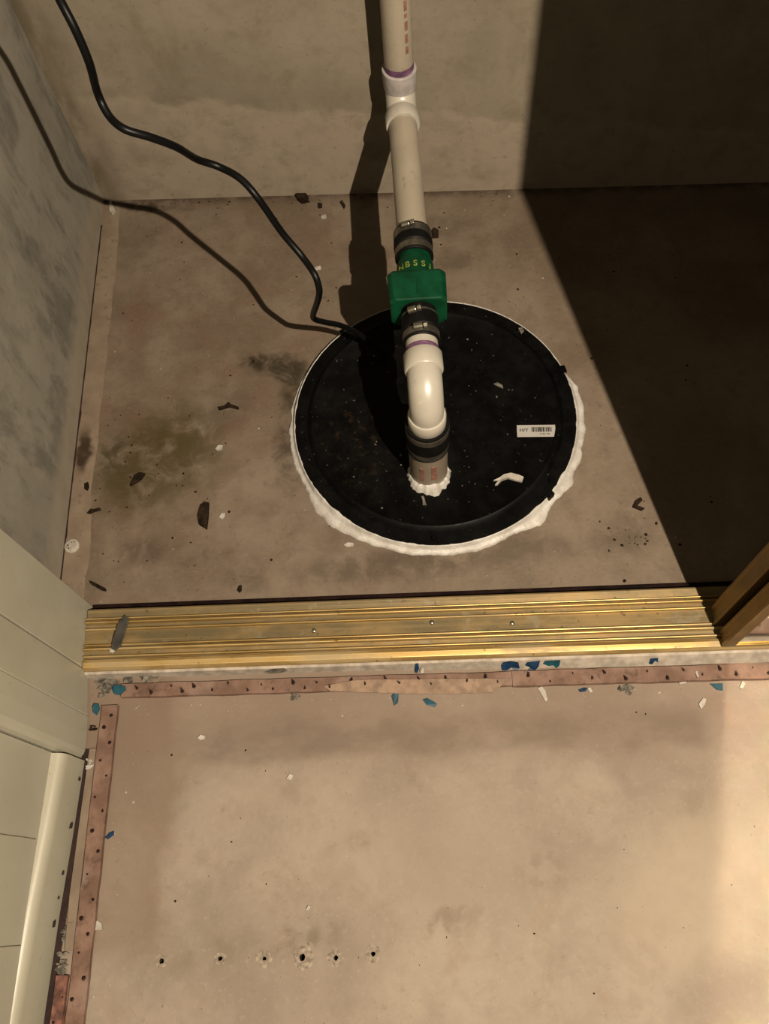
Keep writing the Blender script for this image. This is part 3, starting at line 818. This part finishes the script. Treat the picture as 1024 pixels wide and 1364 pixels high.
# ------------------------------------------------------------------ black cable
CB = [(512, 474, .0248), (498, 462, .041), (478, 445, .078), (455, 434, .115), (432, 429, .148), (419, 425, .168), (417, 419, .195), (421, 407, .255), (425, 392, .315), (424, 380, .338), (418, 364, .352), (401, 340, .360), (375, 309, .388), (345, 266, .440), (320, 238, .458), (291, 222, .463), (262, 212, .482), (235, 196, .525), (201, 183, .552), (166, 172, .568), (145, 154, .574), (130, 124, .592), (119, 84, .634), (101, 41, .666), (80, 0, .69), (58, -45, .72), (25, -110, .78), (-20, -190, .88)]
pts = spline([at(*c) for c in CB], 8)
cb = obj('power_cable', sweep(pts, .0043, 14), M['cable'], smooth=True, label='black power cable curving from the lid up past the left wall', cat='cable')

# ------------------------------------------------------------------ carpet tack strips
nail_me = None
def tack_strip(name_label, p0, p1, wdt, mat, nails, h=.0065, seed=1, group='carpet tack strips'):
    """strip between two plan points (centre line) with angled nails"""
    global nail_me
    p0 = Vector((*p0, 0)); p1 = Vector((*p1, 0)); d = (p1 - p0).normalized(); s = Vector((-d.y, d.x, 0)); L = (p1 - p0).length
    root = thing('tack_strip', name_label, 'tack strip', p0, group)
    bm = bmesh.new(); n = max(6, int(L / .02)); rws = []
    r_ = random.Random(seed)
    for k in range(n + 1):
        c = p0 + d * (L * k / n); w0 = wdt / 2 + r_.uniform(-.0006, .0006); w1 = wdt / 2 + r_.uniform(-.0006, .0006)
        rws.append([bm.verts.new(c + s * w0), bm.verts.new(c + s * (w0 - .0004) + Vector((0, 0, h))), bm.verts.new(c - s * (w1 - .0010) + Vector((0, 0, h * .92))), bm.verts.new(c - s * w1)])
    for a, b in zip(rws[:-1], rws[1:]):
        for q in range(4): bm.faces.new((a[q], a[(q + 1) % 4], b[(q + 1) % 4], b[q]))
    bm.faces.new(rws[0]); bm.faces.new(rws[-1][::-1])
    o_ = obj('plywood', bm, mat); adopt(root, o_)
    if nail_me is None:
        bm = bmesh.new(); sweep_into(bm, [(0, 0, -.002), (.0008, 0, .0015), (.0026, 0, .0050)], [.0017, .0015, .0004], 7)
        sweep_into(bm, [(0, 0, .0), (0, 0, .0006)], [.0027, .0016], 8)
        nail_me = bpy.data.meshes.new('nail'); bm.to_mesh(nail_me); bm.free(); nail_me.materials.append(M['nail'])
    x = .014 + r_.uniform(0, .02); side = 1; k = 0
    while x < L - .01 and k < nails:
        nl = bpy.data.objects.new('nail', nail_me); COL.objects.link(nl)
        q = p0 + d * x + s * (side * wdt * .2 + r_.uniform(-.002, .002)) + Vector((0, 0, h * .95))
        nl.location = q; nl.scale = [r_.uniform(.55, 1.25)] * 3; nl.rotation_euler = (r_.uniform(-.2, .2), r_.uniform(-.1, .2), math.atan2(s.y, s.x) + r_.uniform(-.6, .6))
        adopt(root, nl)
        x += r_.uniform(.016, .032); side = -side; k += 1
    return root
tack_strip('reddish tack strip along the white ledge, left half with a splintered face', (-.443, .2840), (.108, .2830), .0205, M['tack'], 60, seed=4)
tack_strip('reddish tack strip along the white ledge, right half under the mirrored door', (.1085, .2830), (1.2, .2815), .0220, M['tack'], 60, seed=9)
tack_strip('brown tack strip along the left baseboard', (-.4575, .2640), (-.4555, -.62), .0245, M['tack'], 60, seed=12)
tack_strip('short red tack strip piece against the baseboard near the bottom left', (-.4800, -.0720), (-.4815, -.40), .0165, M['tack_red'], 18, seed=15)
# thin wood filler between baseboard joint and the strip
obj('wood_filler_strip', prism([(-.4795, .205), (-.4705, .205), (-.4700, .02), (-.4695, -.045), (-.4800, -.045), (-.4825, .02)], 0, .0045, .0004), M['pale_mortar'], label='thin pale wood filler strip between baseboard and brown tack strip', cat='wood strip')
# peeled face of the left strip
pl = [(430, 914), (470, 906.5), (500, 905), (560, 904.5), (620, 904), (680, 903.5), (668, 913), (655, 922.5), (600, 924), (540, 924), (480, 922), (440, 920.5)]
obj('wood_splinter', prism([at(px, py, .008) for px, py in pl], .0062, .0084, .0003), M['splinter'], label='pale splintered wood flake lying on the reddish tack strip', cat='splinter')

# ------------------------------------------------------------------ loose bits
def ledge_z(x, y):
    foot = .3030 - .007 * min(1, max(0, (x + .15) / .4))
    return .0165 * min(1, max(0, (y - foot) / (.3060 - foot)))
def on_ledge(px, py):
    z = .004
    for _ in range(25): q = at(px, py, z); z = .6 * z + .4 * ledge_z(q.x, q.y)
    return at(px, py, z)
def flake(name, label, cat, poly, z0, h, mat, group=None, tilt=0.0, bevel=0.0):
    """a loose chip from its outline in plan; top gently uneven"""
    if z0 == .0015:      # lies against the sloping white ledge
        bm = bmesh.new(); base_ = [on_ledge(px, py) for px, py in poly]
        a = [bm.verts.new(p - Vector((0, 0, .0006))) for p in base_]; b = [bm.verts.new(p + Vector((0, -.0006, .0012))) for p in base_]
        bm.faces.new(a[::-1]); bm.faces.new(b)
        for i in range(len(a)): j = (i + 1) % len(a); bm.faces.new((a[i], a[j], b[j], b[i]))
    else: bm = prism([at(px, py, z0) for px, py in poly], z0, z0 + h, h * .25)
    o_ = obj(name, bm, mat, label=label, cat=cat, group=group, bevel=bevel)
    return o_
flake('bark_chip', 'dark upright wood chip on the closet floor left of the lid', 'wood chip', [(266, 700), (264, 688), (268, 674), (274, 670), (279, 671), (278, 690), (276, 706)], 0, .005, M['chip_dark'])
flake('bark_chip', 'small dark wood chip in the middle of the olive stain', 'wood chip', [(174, 648), (180, 634), (187, 630), (194, 632), (188, 640), (178, 646)], 0, .004, M['chip_dark'])
flake('twig', 'dark twig by the cream jamb behind the track', 'twig', [(119, 774), (124, 775), (141, 784), (142, 788), (136, 787), (122, 779)], 0, .003, M['chip_dark'])
flake('twig', 'forked dark twig on the floor above the olive stain', 'twig', [(290, 543), (299, 541), (305, 536), (308, 539), (318, 543), (318, 546), (306, 543), (292, 547)], 0, .0025, M['chip_dark'])
flake('twig', 'small crooked twig on the mortar skim above the white disc', 'twig', [(116, 684), (122, 678), (126, 679), (134, 677), (135, 680), (127, 682), (120, 685)], .004, .0025, M['chip_dark'])
flake('dark_crumb', 'dark crumb on the mortar skim below the brown wall spot', 'crumb', [(113, 652), (113, 645), (118, 643), (119, 649), (117, 654)], .004, .003, M['chip_dark'])
flake('dark_crumb', 'dark clump of dirt at the back wall between cable and pipe shadow', 'crumb', [(393, 262), (398, 256), (405, 257), (411, 264), (410, 270), (402, 272), (396, 267)], 0, .006, M['chip_dark'])
flake('dark_crumb', 'dark crumb to the left of the white flake by the back wall', 'crumb', [(424, 278), (424, 272), (429, 272), (429, 277)], 0, .004, M['chip_dark'])
flake('dark_crumb', 'dark crumb just left of the pipe shadow at the back wall', 'crumb', [(453, 271), (456, 269), (460, 275), (458, 279)], 0, .004, M['chip_dark'])
flake('dark_crumb', 'dark crumb on the floor right of the upper rubber coupling', 'crumb', [(574, 310), (578, 306), (584, 308), (584, 317), (576, 318)], 0, .005, M['chip_dark'])
flake('bark_chip', 'dark splinter by the shadow edge right of the lid', 'wood chip', [(842, 676), (846, 668), (853, 663), (855, 667), (848, 674), (858, 678), (854, 681)], 0, .003, M['chip_dark'])
flake('bark_chip', 'thin dark sliver on the floor below the lid on the left', 'wood chip', [(316, 787), (319, 781), (322, 780), (322, 787), (319, 790)], 0, .003, M['chip_dark'])
flake('white_flake', 'white flake beside the dark upright wood chip', 'flake', [(292, 690), (295, 685), (300, 684), (300, 688), (296, 692)], 0, .003, M['chip_white'])
flake('white_flake', 'white flake right of the olive stain', 'flake', [(287, 599), (291, 594), (297, 594), (296, 599), (290, 601)], 0, .003, M['chip_white'])
flake('white_flake', 'white oblong flake on the floor at the lid\'s lower left edge', 'flake', [(458, 726), (463, 723), (471, 724), (471, 728), (462, 729)], 0, .002, M['chip_white'])
flake('white_flake', 'white flake on the floor behind the cable near the back wall', 'flake', [(427, 289), (434, 287), (435, 291), (428, 292)], 0, .003, M['chip_white'])
flake('white_flake', 'pale flake just right of the cable bend', 'flake', [(418, 358), (427, 355), (428, 359), (419, 361)], 0, .003, M['chip_white'])
flake('paper_scrap', 'white curled scrap in the back left corner of the closet', 'scrap', [(146, 272), (149, 269), (155, 284), (151, 289), (147, 283)], 0, .006, M['chip_white'])
# scraps on the lid
flake('plastic_scrap', 'white curled scrap lying on the black lid below the label', 'scrap', [(657, 641), (664, 638), (671, 633), (680, 631), (690, 634), (697, 637), (695, 643), (686, 641), (676, 638), (668, 641), (662, 647), (659, 647), (664, 641)], .0205, .004, M['chip_white'])
flake('plastic_scrap', 'small grey scrap on the lid below the pipe stub', 'scrap', [(561, 662), (564, 661), (567, 670), (568, 673), (563, 673), (563, 667)], .0205, .002, M['grey_mortar'])
flake('plastic_scrap', 'pale scrap beside the bolt at the back right of the lid', 'scrap', [(690, 438), (695, 437), (698, 441), (694, 446)], .0205, .002, M['grey_mortar'])
flake('plastic_scrap', 'grey curled scrap on the right half of the lid', 'scrap', [(657, 512), (662, 510), (669, 514), (670, 518), (663, 515)], .0205, .002, M['grey_mortar'])
# strip on the track
stp = thing('plastic_strip', 'dark grey plastic strip lying across the left end of the gold track', 'plastic strip', at(157, 842, .030))
o = obj('strip', prism([at(px, py, .031) for px, py in ((167, 819), (172, 824), (170, 832), (166, 846), (160, 862), (153, 867), (148, 864), (151, 850), (158, 828))], .0300, .0325, .0002), M['slate'], bevel=.0005); adopt(stp, o)
o = obj('torn_end', prism([at(px, py, .031) for px, py in ((148, 864), (153, 867), (150, 870), (145, 868))], .0300, .0316), M['chip_white']); adopt(stp, o)
# white plaster disc with little pock marks
pd = at(95.5, 727, .006)
dsc = thing('plaster_disc', 'round white plaster disc with dark pocks by the left wall', 'disc', (pd.x, pd.y, .0035))
o = obj('disc', lathe_axis((pd.x, pd.y, .0035), (0, 0, 1), [(0, .0118), (.0025, .0115), (.0033, .0100), (.0030, .0)], 26), M['white_disc']); smooth_by_angle(o); adopt(dsc, o)
for dx, dy, r in ((-.006, .001, .0014), (-.004, -.004, .0012), (-.0005, .0055, .0009), (.003, .006, .0009), (-.0075, -.002, .0009)):
    o = obj('pock', lathe_axis((pd.x + dx, pd.y + dy, .0064), (0, 0, 1), [(0, r), (.0004, r), (.0004, 0)], 8), M['pit']); adopt(dsc, o)

# blue and teal scraps along the tack strips
BL = [
    ('teal scrap in the mortar corner below the track\'s left end', [(150, 918), (153, 912), (160, 914), (167, 914), (168, 919), (160, 926), (153, 925)], .008, 'teal', 0.002),
    ('teal scrap standing at the casing foot left of the tack strip', [(124, 943), (126, 938), (132, 938), (133, 945), (129, 953), (125, 950)], .006, 'teal', .002),
    ('large blue scrap, leftmost of the three on the white ledge', [(667, 886), (670, 882), (680, 880), (690, 882), (692, 890), (687, 894), (681, 889), (675, 893), (669, 893)], .0015, 'navy', .002),
    ('blue scrap, middle of the three on the white ledge', [(699, 886), (702, 882), (709, 881), (719, 880), (717, 888), (712, 893), (703, 893), (706, 889)], .0015, 'navy', .002),
    ('teal scrap, rightmost of the three on the white ledge', [(723, 884), (726, 880), (746, 879), (745, 886), (741, 890), (737, 886), (730, 887)], .0015, 'teal', .002),
    ('small blue angular scrap on the white ledge near the mirrored door', [(864, 884), (866, 877), (876, 876), (876, 882), (872, 880), (868, 885)], .0015, 'navy', .002),
    ('dark blue sliver standing on the ledge in the middle of the track', [(553, 884), (557, 883), (558, 890), (556, 896), (553, 896)], .0015, 'navy', .004),
    ('teal scrap below the splintered flake on the room floor', [(563, 932), (569, 930), (578, 935), (582, 938), (579, 942), (568, 939)], 0, 'teal', .002),
    ('thin teal sliver left of the teal scrap below the flake', [(522, 928), (526, 923), (531, 925), (530, 936), (525, 940)], 0, 'teal', .003),
    ('bright blue triangular scrap below the right tack strip', [(945, 911), (953, 911), (962, 911), (962, 920), (954, 919)], 0, 'teal', .002),
    ('short dark blue sliver below the right tack strip', [(770, 919), (778, 916), (782, 917), (780, 921), (772, 922)], 0, 'navy', .002),
    ('slate blue flake on the room floor beside the brown tack strip', [(140, 1116), (146, 1109), (152, 1107), (152, 1112), (144, 1118)], 0, 'navy', .002),
]
for lb, poly, z0, mt, h in BL: flake('plastic_scrap', lb, 'scrap', poly, z0, h, M[mt], group='blue plastic scraps')
WH = [
    ('white flake on the room floor near the left tack strip', [(264, 983), (268, 979), (274, 981), (273, 985), (267, 986)]),
    ('white flake on the open room floor below the stained band', [(382, 1037), (386, 1031), (391, 1033), (388, 1040)]),
    ('white flake above the row of drilled holes', [(408, 1211), (411, 1206), (414, 1208), (411, 1213)]),
    ('white curled flake below the ledge near the teal group', [(716, 917), (721, 915), (726, 920), (729, 933), (726, 935), (721, 925)]),
    ('white chip on the tack strip nearest the mirrored door', [(925, 895), (928, 894), (930, 902), (928, 903)]),
    ('long white flake at the lower edge of the right tack strip', [(903, 910), (912, 907), (914, 910), (905, 912)]),
    ('white torn flake below the blue triangular scrap', [(930, 938), (936, 930), (940, 932), (938, 939), (933, 945)]),
    ('white chip below the mirrored door beside the tack strip', [(984, 916), (988, 908), (992, 911), (988, 918)]),
    ('pale chip on the brown strip\'s edge at the lower left', [(126, 1233), (130, 1226), (136, 1230), (137, 1238), (127, 1239)]),
    ('white chip beside the dark blue sliver on the ledge', [(559, 891), (562, 888), (565, 890), (564, 896), (560, 897)]),
    ('pale chip beside the short dark blue sliver', [(782, 917), (786, 916), (789, 922), (785, 923)]),
]
for lb, poly in WH: flake('white_flake', lb, 'flake', poly, .0065 if 'on the tack strip' in lb else (.0015 if 'ledge' in lb and 'beside' in lb else 0), .0025, M['chip_white'], group='white paint flakes on the room floor')

# broken mortar lumps
def lump(name, label, px, py, z0, rx, ry, h, mat, rot=0, seed=0):
    """a crumbled lump: angular shards of broken mortar pressed together"""
    p = at(px, py, z0); r_ = random.Random(seed * 31 + 5); out = bmesh.new()
    for k in range(13):
        a, q = r_.uniform(0, 2 * PI), math.sqrt(r_.random()) * .75
        cx, cy = math.cos(a) * q * rx, math.sin(a) * q * ry
        s = r_.uniform(.25, .55) * min(rx, ry) * (1.25 if k < 4 else .7); hh = h * r_.uniform(.35, 1) * (1 - .5 * q)
        bm = bmesh.new()
        for e in range(11):
            t, w_ = r_.uniform(0, 2 * PI), r_.uniform(.5, 1)
            bm.verts.new((cx + s * 1.5 * w_ * math.cos(t), cy + s * w_ * math.sin(t), r_.uniform(0, hh)))
        res = bmesh.ops.convex_hull(bm, input=bm.verts)
        bmesh.ops.delete(bm, geom=[g for g in res['geom_interior'] if isinstance(g, bmesh.types.BMVert)], context='VERTS')
        me = bpy.data.meshes.new('t'); bm.to_mesh(me); bm.free(); out.from_mesh(me); bpy.data.meshes.remove(me)
    out.transform(Matrix.Translation((p.x, p.y, z0)) @ Matrix.Rotation(rot, 4, 'Z'))
    return obj(name, out, mat, label=label, cat='mortar')
lump('mortar_lump', 'grey mortar lump below the track near its left end', 184, 909, 0, .030, .010, .012, M['grey_mortar'], .25, 1)
lump('mortar_lump', 'grey mortar rubble in the corner of casing and track', 140, 915, 0, .014, .020, .009, M['grey_mortar'], 0, 2)
lump('mortar_lump', 'small mortar lump right of the long lump below the track', 211, 905, 0, .008, .008, .008, M['pale_mortar'], 0, 8)
lump('mortar_lump', 'white mortar lump wedged under the end of the baseboard', 120, 1018, 0, .007, .010, .012, M['caulk'], 0, 3)
lump('mortar_lump', 'dark grey pebble at the casing foot', 124, 970, 0, .005, .006, .006, M['chip_dark'], 0, 4)
lump('mortar_lump', 'pale grey mortar lump beside the baseboard at lower left', 92, 1236, 0, .009, .022, .009, M['grey_mortar'], 0, 5)
lump('mortar_lump', 'whitish mortar lump above the short red tack strip', 85, 1282, 0, .009, .015, .010, M['grey_mortar'], 0, 6)
lump('mortar_lump', 'small grey crumb cluster below the left tack strip', 394, 928, 0, .009, .006, .007, M['grey_mortar'], 0, 7)
lump('mortar_lump', 'grey fluff of crumbs below the right tack strip', 832, 917, 0, .013, .010, .006, M['grey_mortar'], 0, 9)
# dirt recess in the white ledge
flake('dark_crumb', 'dark flattened dirt patch on the white ledge near the left end', 'crumb', [(352, 895), (362, 891), (378, 890), (384, 893), (374, 896), (360, 897)], .0015, .0012, M['grey_mortar'])

# fine grit lying about (uncountable)
def grit(name, label, n, area, mat, smin, smax, z0=0.0, seed=0):
    r_ = random.Random(seed); bm = bmesh.new()
    for k in range(n):
        x, y = area(r_); s = smin + (smax - smin) * r_.random() ** 3; a = r_.uniform(0, PI); e = r_.uniform(.4, 1)
        pts = [(x + s * math.cos(a + t) * (1 if i % 2 else e), y + s * math.sin(a + t) * (1 if i % 2 else e)) for i, t in enumerate((0, 1.3, 2.6, 3.9, 5.1))]
        b = [bm.verts.new((p[0], p[1], z0)) for p in pts]; tp = bm.verts.new((x, y, z0 + s * .8))
        for i in range(5): bm.faces.new((b[i], b[(i + 1) % 5], tp))
    return obj(name, bm, mat, label=label, cat='grit', kind='stuff')
def a_closet(r):
    while True:
        x, y = r.uniform(-.55, .45), r.uniform(.43, 1.17)
        if (Vector((x, y, 0)) - LC).length > LR + .02: return x, y
def a_front(r): return r.uniform(-.43, .6), r.uniform(-.25, .27)
def a_edge(r): return (r.uniform(-.44, .6), .268 - abs(r.gauss(0, .012))) if r.random() < .7 else (-.44 + abs(r.gauss(0, .012)), r.uniform(-.3, .27))
def a_lid(r):
    a, q = r.uniform(0, 2 * PI), .175 * math.sqrt(r.random()); return LC.x + q * math.cos(a) - .02, LC.y + q * math.sin(a)
def a_stain(r):
    p = at(r.gauss(215, 75), r.gauss(640, 60)); return (max(p.x, -.52), p.y)
grit('dark_grit', 'fine dark grit scattered over the closet floor', 160, a_closet, M['chip_dark'], .0007, .0030, 0, 1)
grit('dark_grit', 'fine dark grit around the olive stain', 60, a_stain, M['chip_dark'], .0008, .0032, 0, 6)
def a_right(r):
    p = at(r.gauss(845, 22), r.gauss(712, 18)); return p.x, p.y
def a_back(r):
    x = r.uniform(-.55, .2); return x, WB(x) - abs(r.gauss(0, .012)) - .003
grit('dark_grit', 'dark grit specks by the shadow edge right of the lid', 34, a_right, M['chip_dark'], .0010, .0034, 0, 11)
grit('dark_grit', 'dark grit along the foot of the back wall', 70, a_back, M['chip_dark'], .0008, .0030, 0, 12)
grit('pale_grit', 'fine pale grit scattered over the closet floor', 70, a_closet, M['chip_white'], .0005, .0022, 0, 2)
grit('dark_grit', 'fine dark grit scattered over the room floor', 70, a_front, M['chip_dark'], .0005, .0020, 0, 3)
grit('pale_grit', 'fine pale grit along the tack strips', 110, a_edge, M['chip_white'], .0006, .0022, 0, 4)
grit('pale_grit', 'pale specks of grit on the black lid', 60, a_lid, M['grey_mortar'], .0006, .0024, .0198, 5)
